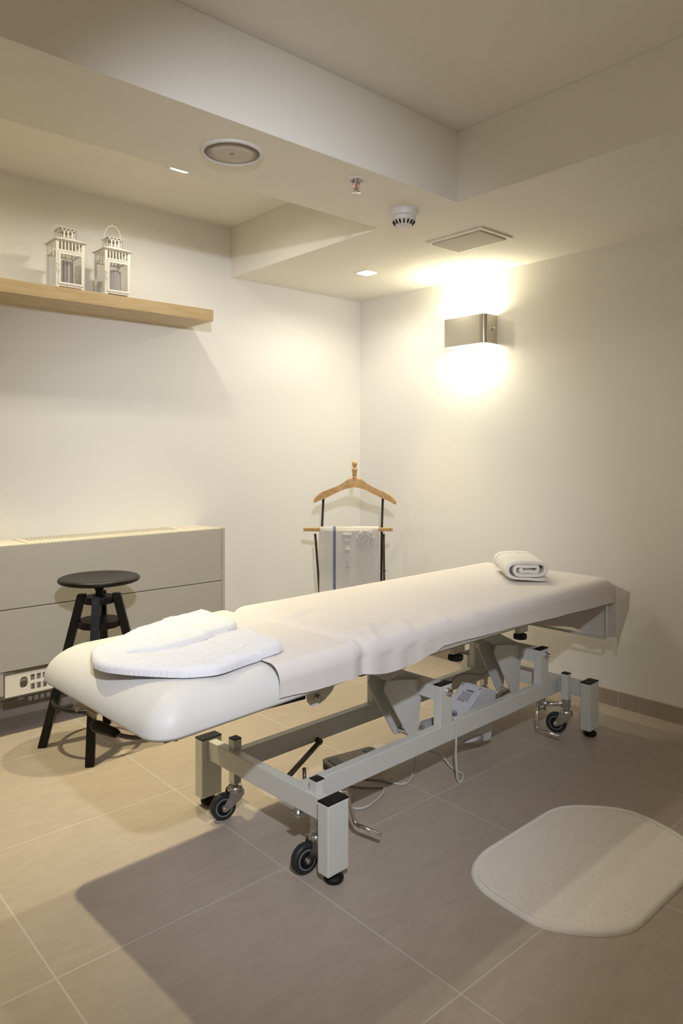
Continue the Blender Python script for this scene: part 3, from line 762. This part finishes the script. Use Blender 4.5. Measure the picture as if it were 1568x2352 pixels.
# --- tabletop: undercarriage, knobs, end wire loop
boxobj('top_frame', (.16, 1.46, .120, .150, .468, .4953), EN, table, .002)
boxobj('top_frame', (.16, 1.46, .480, .510, .468, .4953), EN, table, .002)
boxobj('top_frame_cross', (.16, .19, .1505, .4795, .468, .4953), EN, table, .002)
boxobj('top_frame_cross', (.90, .93, .1505, .4795, .468, .4953), EN, table, .002)
boxobj('base_board', (.125, 1.510, .030, .585, .4955, .5105), M['board'], table, .003)
b = B(); prism(b, [(-.470, .482), (.075, .496), (.075, .512), (-.470, .4965)], 'y', .030, .585, .002); put('head_board', b, M['board'], table)
for u in (.640, 1.020):
    br = boxobj('clamp_bracket', (u-.050, u+.010, .070, .088, .457, .4953), M['steel'], table, .001)
    b = B()
    prof = []
    for k in range(48):
        a = 2*PI*k/48; r = .0225+.0022*math.cos(8*a); prof.append((u-.030+r*math.cos(a), .078+r*math.sin(a)))
    prism(b, prof, 'z', .436, .4535, .002); put('knob', b, M['black'], br)
    b = B(); tube(b, [(u-.030, .078, .453), (u-.030, .078, .466)], .005, 10); put('knob_stem', b, M['steel'], br)
b = B(); tube(b, fillet([(1.500, .0, .497), (1.500, .0, .358), (1.500, .60, .358), (1.500, .60, .497)], .016, 6), .0058, 12); put('wire_loop', b, EN, table, True)
# hinge cheek and gas spring at the head joint
b = B(); prism(b, [(x+.035, z-.013) for x, z in ((-.075, .497), (-.074, .474), (-.062, .459), (-.044, .455), (-.016, .463), (.012, .481), (.026, .500), (.020, .51))], 'y', .060, .065, .001); hc = put('hinge_cheek', b, EN, table)
b = B(); lathe(b, [(.0005, -.014), (.006, -.014), (.0075, -.010), (.0075, -.004), (.010, -.003), (.010, 0)], 18, c=(-.008, .060, .465), axis='y'); put('hinge_bolt', b, M['steel'], hc, True)
b = B(); tube(b, [(-.17, .070, .478), (-.045, .068, .474)], .007, 12); put('gas_spring', b, M['black'], table, True)
# release lever under the head end
b = B(); tube(b, fillet([(-.435, .125, .478), (-.440, .190, .440), (-.452, .235, .433), (-.462, .283, .430)], .02), .0058, 12); lv = put('release_lever', b, M['dark_steel'], table, True)
b = B(); pa = Vector((-.458, .271, .4315)); pb = Vector((-.478, .368, .434))
tube(b, [pa.lerp(pb, k/8) for k in range(9)], .01, 18, rad=[.0075, .0115, .0120, .0125, .0135, .0145, .0150, .0140, .0085]); put('handle_grip', b, M['black'], lv, True)
b = B(); tube(b, [(-.44, .09, .474), (-.43, .05, .476)], .006, 10); tube(b, [(-.44, .14, .484), (-.44, .085, .474)], .004, 8); put('lever_pivot', b, M['steel'], table, True)

def cushion(name, u0, u1, v0, v1, z0, z1, rc, rr, tiltz=0, hr=None, tb=None):
    """padded slab: rounded-corner plan, rolled upper edge"""
    b = B(); rings = []
    h = z1-z0; n = 10
    prof = [(.006, 0), (0, .006)]
    for k in range(n+1):
        a = PI/2*k/n; prof.append(((hr or rr)*(1-math.cos(a)), h-rr*.98+rr*.98*math.sin(a)))
    hr = hr or rr
    prof.append((hr*1.6, h+.0005)); prof.append((hr*3, h+.001))
    for (ins, z) in prof:
        r4 = tuple(max(.02, x-ins*.3) for x in rc); il = ins; ir = min(ins, rr*1.2) if hr and hr > rr else ins; iv = ins*rr/hr if hr else ins
        pl = rrect(u0+il, u1-ir, v0+iv, v1-iv, r4, 10)
        rings.append([b.verts.new((p[0], p[1], z0+z+(p[0]-u1)*((tb if tb is not None else tiltz)*(1-z/h)+tiltz*z/h))) for p in pl])
    for A, C2 in zip(rings, rings[1:]):
        for k in range(len(A)): b.faces.new((A[k], A[(k+1) % len(A)], C2[(k+1) % len(A)], C2[k]))
    b.faces.new(rings[0]); b.faces.new(rings[-1])
    return put(name, b, M['vinyl'], table, True, angle=60)
cushion('head_cushion', -.514, .085, -.008, .620, .513, .598, (.03, .045, .062, .03), .078, .012, hr=.12, tb=.030)
cushion('main_cushion', .112, 1.535, -.006, .616, .5115, .598, (.05, .03, .03, .05), .042)
# torn piece of clear wrap under the head end
def wrap(pts, seed):
    b = B(); rows = []
    for i, (a, c) in enumerate(pts):
        a = Vector(a)+Vector((0, 0, -.012)); c = Vector(c)+Vector((0, 0, -.02)); row = []
        for k in range(9):
            p = a.lerp(c, k/8); p += Vector((noise.noise(Vector((i*.7, k*.9, seed)))*.008, noise.noise(Vector((i*.7, k*.9, seed+5)))*.006, noise.noise(Vector((i*.9, k*.7, seed+9)))*.006*(k/8)))
            row.append(b.verts.new(p))
        rows.append(row)
    for A, C2 in zip(rows, rows[1:]):
        for k in range(8): b.faces.new((A[k], A[k+1], C2[k+1], C2[k]))
    return put('plastic_wrap', b, M['film'], table, True)
wrap([((-.475, .52, .508), (-.470, .50, .462)), ((-.475, .49, .508), (-.472, .482, .452)), ((-.475, .46, .508), (-.470, .455, .470)), ((-.475, .43, .508), (-.472, .430, .478)), ((-.475, .40, .508), (-.475, .402, .462)), ((-.475, .36, .508), (-.473, .365, .470)), ((-.475, .33, .508), (-.474, .33, .497))], 2)
wrap([((.27, .06, .495), (.28, .10, .46)), ((.33, .06, .490), (.33, .12, .44)), ((.39, .08, .485), (.37, .15, .42)), ((.43, .10, .480), (.42, .16, .43))], 8)

# ------------------------------------------------------------------ sheet over the table
def lerp_tab(tab, x):
    if x <= tab[0][0]: return tab[0][1]
    for (a, fa), (c, fc) in zip(tab, tab[1:]):
        if x <= c: 
            t_ = (x-a)/(c-a); t_ = t_*t_*(3-2*t_); return fa+(fc-fa)*t_
    return tab[-1][1]
HEM = [(-.19, .5235), (-.06, .517), (.06, .5155), (.075, .520), (.09, .516), (.20, .5020), (.28, .505), (.39, .519), (.44, .532), (.48, .531), (.755, .5245), (1.15, .512), (1.40, .505), (1.56, .500)]
def seg(u, v, a, c, h, w, w2=None):
    ax, ay = a; cx, cy = c; dx, dy = cx-ax, cy-ay; L_ = dx*dx+dy*dy
    t_ = ((u-ax)*dx+(v-ay)*dy)/L_; tc = min(1, max(0, t_)); d = math.hypot(u-ax-dx*tc, v-ay-dy*tc)
    end = 1-abs(2*tc-1)**6 if 0 < t_ < 1 else 0
    side = (u-ax)*dy-(v-ay)*dx
    ww = w if side > 0 or w2 is None else w2
    return h*math.exp(-(d/ww)**2)*(.25+.75*end)
FOLDS = [((.085, .33), (.27, .40), .008, .016, .045), ((.27, .40), (.42, .39), .005, .014, .04), ((.10, .45), (.30, .52), .006, .03, .05),
         ((.07, .02), (.30, .10), .007, .014, .04), ((.12, .10), (.36, .06), .006, .02, .03), ((.16, .0), (.24, .14), .005, .012, .02),
         ((.075, .10), (.09, -.012), .006, .008, .016), ((-.12, .37), (.02, .30), .0015, .006, .01), ((.55, .42), (1.30, .47), .0012, .006, .02),
         ((.30, .0), (.36, .10), .005, .012, .025), ((.20, .25), (.34, .30), .004, .03, .04), ((.86, .02), (.80, .12), .003, .010, .02),
         ((.47, .0), (.50, .09), .005, .010, .02), ((1.20, -.0), (1.17, .08), .002, .01, .02), ((.63, .0), (.60, .06), .002, .012, .02)]
def bumpf(u, v):
    g = math.exp(-((u-.098)/.020)**2)
    z = -g*(.010+.012*max(0, min(1, (v-.25)/.3)))
    for a, c, h, w, w2 in FOLDS: z += seg(u, v, a, c, h, w, w2)
    z += .0012*noise.noise(Vector((u*9, v*9, 1)))+.0007*noise.noise(Vector((u*25, v*25, 4)))
    return z
sheet = thing('table_sheet', 'thin white cotton sheet draped over the massage table and its far end', 'sheet', T0, (0, 0, TR))
b = B(); rows = []
NU = 300; UE = 1.545
VN, VF = -.013, .623
NT = 110; NS = 12; NR = 10; ZT = .6025; RR = .040
for i in range(NU+1):
    u = -.19+(UE+.19)*i/NU; row = []
    sag = 0
    ztop = ZT+.010*min(0, u-.085)
    if u > UE-.04: ztop -= .040*(1-math.sqrt(max(0, 1-((u-(UE-.04))/.04)**2)))
    hem = lerp_tab(HEM, u)
    path = []
    ruf = .0022*math.exp(-((u-.24)/.13)**2)
    for k in range(NS): path.append((VN-ruf*math.sin(u*60), hem+(ztop-RR-hem)*k/NS))
    for k in range(NR): 
        a = PI/2*k/NR; path.append((VN+RR-RR*math.cos(a), ztop-RR+RR*math.sin(a)))
    for k in range(NT+1): path.append((VN+RR+(VF-VN-2*RR)*k/NT, ztop))
    for k in range(1, NR+1):
        a = PI/2*k/NR; path.append((VF-RR+RR*math.sin(a), ztop-RR+RR*math.cos(a)))
    for k in range(1, 5): path.append((VF, ztop-RR-.010*k))
    for (v, z) in path:
        bz = bumpf(u, v); flat = min(1, max(0, (z-(ztop-RR))/RR))
        uu = u
        if i == 0: uu += 0
        # near the near hem the head-end edge leans over with the curve of the cushion
        vv = v
        dz = bz*flat
        dv = -bz*(1-flat)*1.2 if v < .3 else bz*(1-flat)
        row.append(b.verts.new((uu, vv+dv, max(z+dz, .45))))
    rows.append(row)
for i in range(NU):
    for k in range(len(rows[0])-1): b.faces.new((rows[i][k], rows[i][k+1], rows[i+1][k+1], rows[i+1][k]))
put('top_cloth', b, M['sheet'], sheet, True)
sm = sheet.children[0] if sheet.children else None
# end drape hanging over the foot end with a folded-out corner
b = B(); rows = []
ND = 90; NZ = 26
def drape_bottom(v):
    return lerp_tab([(-.02, .355), (.03, .348), (.09, .341), (.12, .356), (.17, .364), (.30, .350), (.45, .345), (.62, .36)], v)
for i in range(ND+1):
    v = -.015+(.62+.015)*i/ND; row = []
    zb = drape_bottom(v)
    for k in range(NZ+1):
        t_ = k/NZ; z = .566+(zb-.566)*t_
        uo = UE+.006+.007*math.sin(v*28+1)*t_*t_+.004*noise.noise(Vector((v*12, z*9, 2)))*t_
        f = math.exp(-max(0, v+.015)/.035)
        row.append(b.verts.new((uo, v, z)))
    rows.append(row)
for i in range(ND):
    for k in range(NZ): b.faces.new((rows[i][k], rows[i][k+1], rows[i+1][k+1], rows[i+1][k]))
put('end_drop', b, M['sheet'], sheet, True)
# stretched top corner and dog-ear
b = B()
A = Vector((1.680, -.016, .5235)); Bv = Vector((1.552, -.016, .4985)); Cc = Vector((1.553, -.016, .355)); Dd = Vector((1.667, -.016, .452)); Ee = Vector((1.578, -.012, .311)); Te = Vector((1.553, .20, .570)); Tn = Vector((1.540, .030, .590)); Tm = Vector((1.553, .10, .569))
def fan(b, P_, Q_, R_, n=14, seed=0):
    """bulged triangular patch"""
    vs = {}
    for i in range(n+1):
        for j in range(n+1-i):
            k = n-i-j
            p = (P_*i+Q_*j+R_*k)/n
            w = (i*j*k)/(n/3)**3
            p = p+Vector((0, -.002, .006))*w
            vs[i, j] = b.verts.new(p)
    for i in range(n):
        for j in range(n-i):
            b.faces.new((vs[i, j], vs[i+1, j], vs[i, j+1]))
            if i+j < n-1: b.faces.new((vs[i+1, j], vs[i+1, j+1], vs[i, j+1]))
fan(b, A, Te, Tn); fan(b, A, Tn, Bv)
T2 = Vector((1.510, -.013, .555)); fan(b, Tn, T2, Bv)
fan(b, A, Dd, Bv); fan(b, Bv, Dd, Cc)
E2 = Vector((1.605, -.006, .345)); fan(b, Cc, E2, Ee)
fan(b, Dd, E2, Cc)
bmesh.ops.remove_doubles(b, verts=b.verts, dist=.0004)
put('folded_corner', b, M['sheet'], sheet, True)

# ------------------------------------------------------------------ towels on the table
def pillow(name, outline, z0, hfun, res, m, label, cat, zoff=None, fuzz=.0016, group=None):
    """thick soft slab over an arbitrary outline (table coordinates)"""
    pts = [Vector(p) for p in outline]
    # smooth the outline
    P3 = spline([(p.x, p.y, 0) for p in pts+[pts[0]]], 5)
    poly = [Vector((p.x, p.y)) for p in P3[:-1]]
    n = len(poly)
    def inside(x, y):
        c = False; j = n-1
        for i in range(n):
            xi, yi = poly[i]; xj, yj = poly[j]
            if (yi > y) != (yj > y) and x < (xj-xi)*(y-yi)/(yj-yi)+xi: c = not c
            j = i
        return c
    def near(x, y):
        best = 1e9; bp = None; p = Vector((x, y))
        for i in range(n):
            a = poly[i]; c = poly[(i+1) % n]; d = c-a; L_ = d.dot(d)
            t_ = max(0, min(1, (p-a).dot(d)/L_)) if L_ > 0 else 0
            q = a+d*t_; dd = (p-q).length
            if dd < best: best = dd; bp = q
        return best, bp
    x0 = min(p.x for p in poly); x1 = max(p.x for p in poly); y0 = min(p.y for p in poly); y1 = max(p.y for p in poly)
    nx = int((x1-x0)/res)+2; ny = int((y1-y0)/res)+2
    ins = {}
    for i in range(nx+1):
        for j in range(ny+1):
            x = x0+i*res-res/2; y = y0+j*res-res/2; ins[i, j] = inside(x, y)
    b = B(); V = {}; low = {}
    def get(i, j):
        if (i, j) in V: return V[i, j]
        x = x0+i*res-res/2; y = y0+j*res-res/2; d, q = near(x, y)
        if not ins[i, j]: d = 0; x, y = q.x, q.y
        h = hfun(x, y, d)
        f = noise.noise(Vector((x*230, y*230, 1)))*fuzz+noise.noise(Vector((x*520, y*520, 7)))*fuzz*.6
        zz = z0(x, y) if callable(z0) else z0
        V[i, j] = b.verts.new((x, y, zz+h+f)); low[i, j] = (x, y, zz)
        return V[i, j]
    for i in range(nx):
        for j in range(ny):
            c = [(i, j), (i+1, j), (i+1, j+1), (i, j+1)]
            k = sum(ins[q] for q in c)
            if k >= 3 or (k == 2 and (ins[c[0]] != ins[c[2]] or True) and k >= 2):
                vs = [get(*q) for q in c]
                if len({tuple(round(t, 5) for t in v.co) for v in vs}) >= 3:
                    try: b.faces.new(vs)
                    except ValueError: pass
    # skirt down to the base, bulging a little outwards
    be = [e for e in b.edges if len(e.link_faces) == 1]
    co2 = {V[k]: low[k] for k in V}
    new = {}
    for e in be:
        for v in e.verts:
            if v not in new: l = co2[v]; new[v] = b.verts.new((l[0], l[1], l[2]+.0005))
    for e in be:
        v1, v2 = e.verts
        b.faces.new((v1, v2, new[v2], new[v1]))
    o = put(name, b, m, None, True)
    o.location = T0; o.rotation_euler = (0, 0, TR)
    tag(o, label, cat, group); return o
def ztable(x, y): return (.5995 if x < -.19 else .6035)+.010*min(0, x-.085)
def hsoft(H_, r, extra=None):
    def f(x, y, d):
        dd = min(1, d/r); h = .010+(H_-.010)*math.sqrt(max(0, 1-(1-dd)**2))
        h += .0040*noise.noise(Vector((x*18, y*50, 3)))*dd+.0022*noise.noise(Vector((x*55, y*95, 5)))*dd
        if extra: h += extra(x, y, d)*dd
        return h
    return f
# folded white towel bent into a V; arms join at the left bend
upper = [(-.490, .345), (-.470, .395), (-.435, .425), (-.385, .445), (-.322, .492), (-.273, .520), (-.174, .548), (-.080, .558), (-.032, .575), (-.030, .520), (-.044, .470), (-.026, .430), (-.040, .385), (-.060, .350), (-.100, .330), (-.140, .326), (-.190, .314), (-.236, .304), (-.285, .300), (-.335, .304), (-.40, .318)]
lower_in = [(-.415, .295), (-.370, .268), (-.310, .254), (-.250, .258), (-.205, .272), (-.150, .282), (-.095, .286), (-.066, .292), (-.058, .278), (-.072, .245), (-.082, .205), (-.078, .160), (-.085, .120), (-.112, .078), (-.174, .066), (-.240, .058), (-.317, .045), (-.365, .062), (-.400, .090), (-.442, .145), (-.480, .205), (-.502, .260), (-.503, .310)]
ZO = .0
def vfold(x, y, d):
    e = 0
    e -= .004*math.exp(-((y-.34-(x+.40)*.10)/.012)**2)*(1 if x < -.33 else 0)
    e += .003*math.exp(-((y-(.455+.15*(x+.25)))/.02)**2)
    e += .0035*math.exp(-((y-.085-.12*(x+.3))/.012)**2)*(1 if x > -.34 else 0)
    return e
out_ = upper+lower_in
pillow('folded_towel', out_, ztable, hsoft(.023, .019, vfold), .0034, M['terry'], 'bright white terry towel folded into a V on the bare head cushion', 'towel')
def rib(x, y, d): return 0
# rolled towel with blue stripe near the foot end
def rolled():
    b = B()
    # folded spiral centre line in the (u, z) plane, flattened
    cl = []
    W2, Hh = .073, .034
    th = .0115
    pts = []
    turns = [(W2, Hh-th/2), (W2-.012, Hh-th/2-.0115), (W2-.024, Hh-th/2-.023)]
    # outer loop starts at the bottom right tail, runs left, up, right, down, back left
    def stad(w, h, a):   # flattened loop
        c, s = math.cos(a), math.sin(a)
        return (w*(abs(c)**.75)*(1 if c > 0 else -1), h*(abs(s)**.85)*(1 if s > 0 else -1))
    n = 150
    for k in range(n+1):
        a = -PI/2+.55-(2*PI*2.45)*k/n*1.0
        f = k/n
        w = W2-.006-.050*f; h = (.030-.0265*f)
        x, z = stad(w, h, a)
        pts.append((x-.004*f, z+.036+.002*math.sin(3*a)))
    tail = [(.052, .0065), (.040, .006), (.02, .0065)]
    pts = tail+pts[6:]
    m_ = []
    for i, p in enumerate(pts): m_.append(Vector((p[0], p[1])))
    # ribbon outline
    lft = []; rgt = []
    for i in range(len(m_)):
        tg = (m_[min(i+1, len(m_)-1)]-m_[max(i-1, 0)]); tg.normalize(); nr = Vector((-tg.y, tg.x))
        hw = .0060
        lft.append(m_[i]+nr*hw); rgt.append(m_[i]-nr*hw)
    NV = 60; Lv = .300
    R_ = []
    for j in range(NV+1):
        v = Lv*j/NV; ed = min(j, NV-j)/3; sc = 1
        ring = []
        for side, arr in ((0, lft), (1, rgt)):
            for i, p in enumerate(arr):
                q = m_[i]+(p-m_[i])*(.70+.30*min(1, ed)); 
                nn = noise.noise(Vector((i*.07, v*14, side)))*.0030+noise.noise(Vector((i*.9, v*260, side+3)))*.0008
                ring.append((q.x+nn, q.y+nn+.002*math.sin(v*9)))
        R_.append((v, ring))
    V = [[b.verts.new((x, v+.006*math.sin(x*30), max(z, .001))) for (x, z) in ring] for v, ring in R_]
    L_ = len(lft)
    for j in range(NV):
        for i in range(L_-1):
            b.faces.new((V[j][i], V[j][i+1], V[j+1][i+1], V[j+1][i]))
            b.faces.new((V[j][L_+i], V[j][L_+i+1], V[j+1][L_+i+1], V[j+1][L_+i]))
        for a_ in (0, L_-1): b.faces.new((V[j][a_], V[j][L_+a_], V[j+1][L_+a_], V[j+1][a_]))
    for j in (0, NV):
        for i in range(L_-1): b.faces.new((V[j][i], V[j][i+1], V[j][L_+i+1], V[j][L_+i]))
    for v in b.verts: v.co.x *= 1.36; v.co.z *= 1.30; v.co.y *= .97
    o = put('rolled_towel', b, stripe_terry('rolled_terry', 'Y', .220, .2285, (.22, .29, .38), (.86, .83, .79)), None, True)
    return o
rt = rolled(); tag(rt, 'cream towel rolled up with thin blue stripe lying at the far end of the sheet', 'towel')
rt.location = TM @ Vector((1.190, .165, .6040)); rt.rotation_euler = (0, 0, TR+math.radians(-46))

# ------------------------------------------------------------------ foot switch and cable on the floor
fs = tthing('foot_switch', 'grey and black foot pedal lying on the floor under the massage table', 'foot pedal', (.520, .455, 0))
fs.rotation_euler = (0, 0, TR+math.radians(-12))
b = B(); prism(b, rrect(-.105, .105, -.050, .050, .012), 'z', 0, .022, .002); put('base', b, M['black'], fs)
b = B(); prism(b, rrect(-.106, .106, -.051, .051, .013), 'z', .0222, .031, .003); put('cover', b, M['pedal'], fs)
for s in (-1, 1):
    b = B(); prism(b, rrect(s*.075-.018, s*.075+.018, -.036, .036, .005), 'z', .0312, .034, .001); put('pedal', b, M['rubber'], fs)
b = B(); lathe(b, [(.0005, .034), (.003, .034), (.0035, .031)], 12, c=(-.01, .025, 0)); put('screw', b, M['steel'], fs)
def cable(name, pts, r, label, m=M['cable']):
    b = B(); tube(b, spline([TM @ Vector(p) for p in pts], 10), r, 10); o = put(name, b, m, None, True); tag(o, label, 'cable'); return o
cable('pedal_cable', [(.480, .505, .010), (.40, .40, .004), (.35, .30, .004), (.30, .25, .004), (.33, .215, .004), (.415, .232, .004), (.470, .268, .004), (.43, .31, .004), (.40, .36, .004), (.43, .39, .004), (.50, .32, .004), (.53, .24, .004), (.60, .255, .005), (.70, .32, .04), (.76, .27, .03), (.745, .20, .008), (.735, .145, .004), (.700, .118, .004), (.675, .118, .010), (.667, .120, .085), (.670, .1215, .150), (.672, .124, .207), (.672, .140, .213), (.685, .165, .205), (.73, .21, .200), (.775, .222, .190), (.797, .225, .182)], .0036, 'pale grey foot pedal cable looping on the floor and over the near side rail')
cable('motor_cable', [(.797, .258, .182), (.775, .262, .195), (.82, .29, .225), (.90, .305, .262), (.98, .305, .262), (1.08, .31, .235), (1.16, .325, .240), (1.20, .36, .25)], .0042, 'dark grey cable arching over the motor box beneath the table', M['abs_dark'])

# ------------------------------------------------------------------ lights
def spot(name, loc, target, power, col, angle, blend, radius, sx=1):
    l = bpy.data.lights.new(name, 'SPOT'); l.energy = power; l.color = col; l.spot_size = math.radians(angle); l.spot_blend = blend; l.shadow_soft_size = radius
    o = bpy.data.objects.new(name, l); COL.objects.link(o); o.location = loc
    d = Vector(target)-Vector(loc); o.rotation_euler = d.to_track_quat('-Z', 'Y').to_euler(); o.scale = (sx, 1, 1); return o
WARM = (1.0, .86, .49)
def lamp_down(x, y, z, p, wide, ang=70):
    spot('downlight_beam', (x, y, z-.006), (x, y-.26, 0), p, WARM, ang, 1.0, .022)
    spot('downlight_glow', (x, y, z-.006), (x, y, 0), wide, (1, .94, .78), 168, .6, .022)
lamp_down(-1.50, -.549, Z1, 132, 17)
lamp_down(-2.34, -.60, Z1, 132, 17)
lamp_down(-.462, -.553, H, 58, 20)
FL = CAM+RT*.13+Vector((0, 0, .72))
FLT = FL+(FW*1+RT*math.tan(math.radians(-8.5))).normalized()*3+Vector((0, 0, -1.2))
spot('camera_flash', FL, FLT, 175, (.86, .90, 1.0), 76, .8, .035, .68)
# sconce light up and down
for s in (-1, 1):
    l = bpy.data.lights.new('sconce_glow', 'AREA'); l.shape = 'RECTANGLE'; l.size = .05; l.size_y = .20; l.energy = 4.0; l.color = (1, .92, .66)
    o = bpy.data.objects.new('sconce_glow', l); COL.objects.link(o); o.location = (-.052, -.878, 1.728+s*.052)
    o.rotation_euler = (0 if s < 0 else PI, 0, 0)
# added fill lamps out of view, standing in for bounce from the room
for lx, ly in ((-3.9, -4.3), (-1.2, -4.4), (-4.2, -1.6)):
    l = bpy.data.lights.new('bounce_fill', 'AREA'); l.shape = 'RECTANGLE'; l.size = .5; l.size_y = .5; l.energy = 6; l.color = (1, .88, .66)
    o = bpy.data.objects.new('bounce_fill', l); COL.objects.link(o); o.location = (lx, ly, 1.55); o.rotation_euler = (PI, 0, 0)
w = bpy.data.worlds.new('world'); S.world = w; w.use_nodes = True
w.node_tree.nodes['Background'].inputs[0].default_value = (.5, .4, .28, 1); w.node_tree.nodes['Background'].inputs[1].default_value = .02

# ------------------------------------------------------------------ camera
cam = bpy.data.cameras.new('camera'); co = bpy.data.objects.new('camera', cam); COL.objects.link(co)
co.location = CAM; co.rotation_euler = (PI/2, 0, math.radians(-42.0788))
cam.sensor_fit = 'AUTO'; cam.sensor_width = 36; cam.lens = 1649.59/2352*36
cam.shift_x = -(806.456-784)/2352; cam.shift_y = -(1176-1039.79)/2352
cam.clip_start = .02
S.camera = co
S.view_settings.view_transform = 'Standard'; S.view_settings.look = 'None'; S.view_settings.gamma = 1
S.view_settings.exposure = 0
S.view_settings.use_curve_mapping = False
S.cycles.max_bounces = 7; S.cycles.diffuse_bounces = 5; S.cycles.glossy_bounces = 3; S.cycles.transparent_max_bounces = 8
S.cycles.use_adaptive_sampling = True; S.cycles.adaptive_threshold = .07; S.cycles.sample_clamp_indirect = 6
S.cycles.use_denoising = True
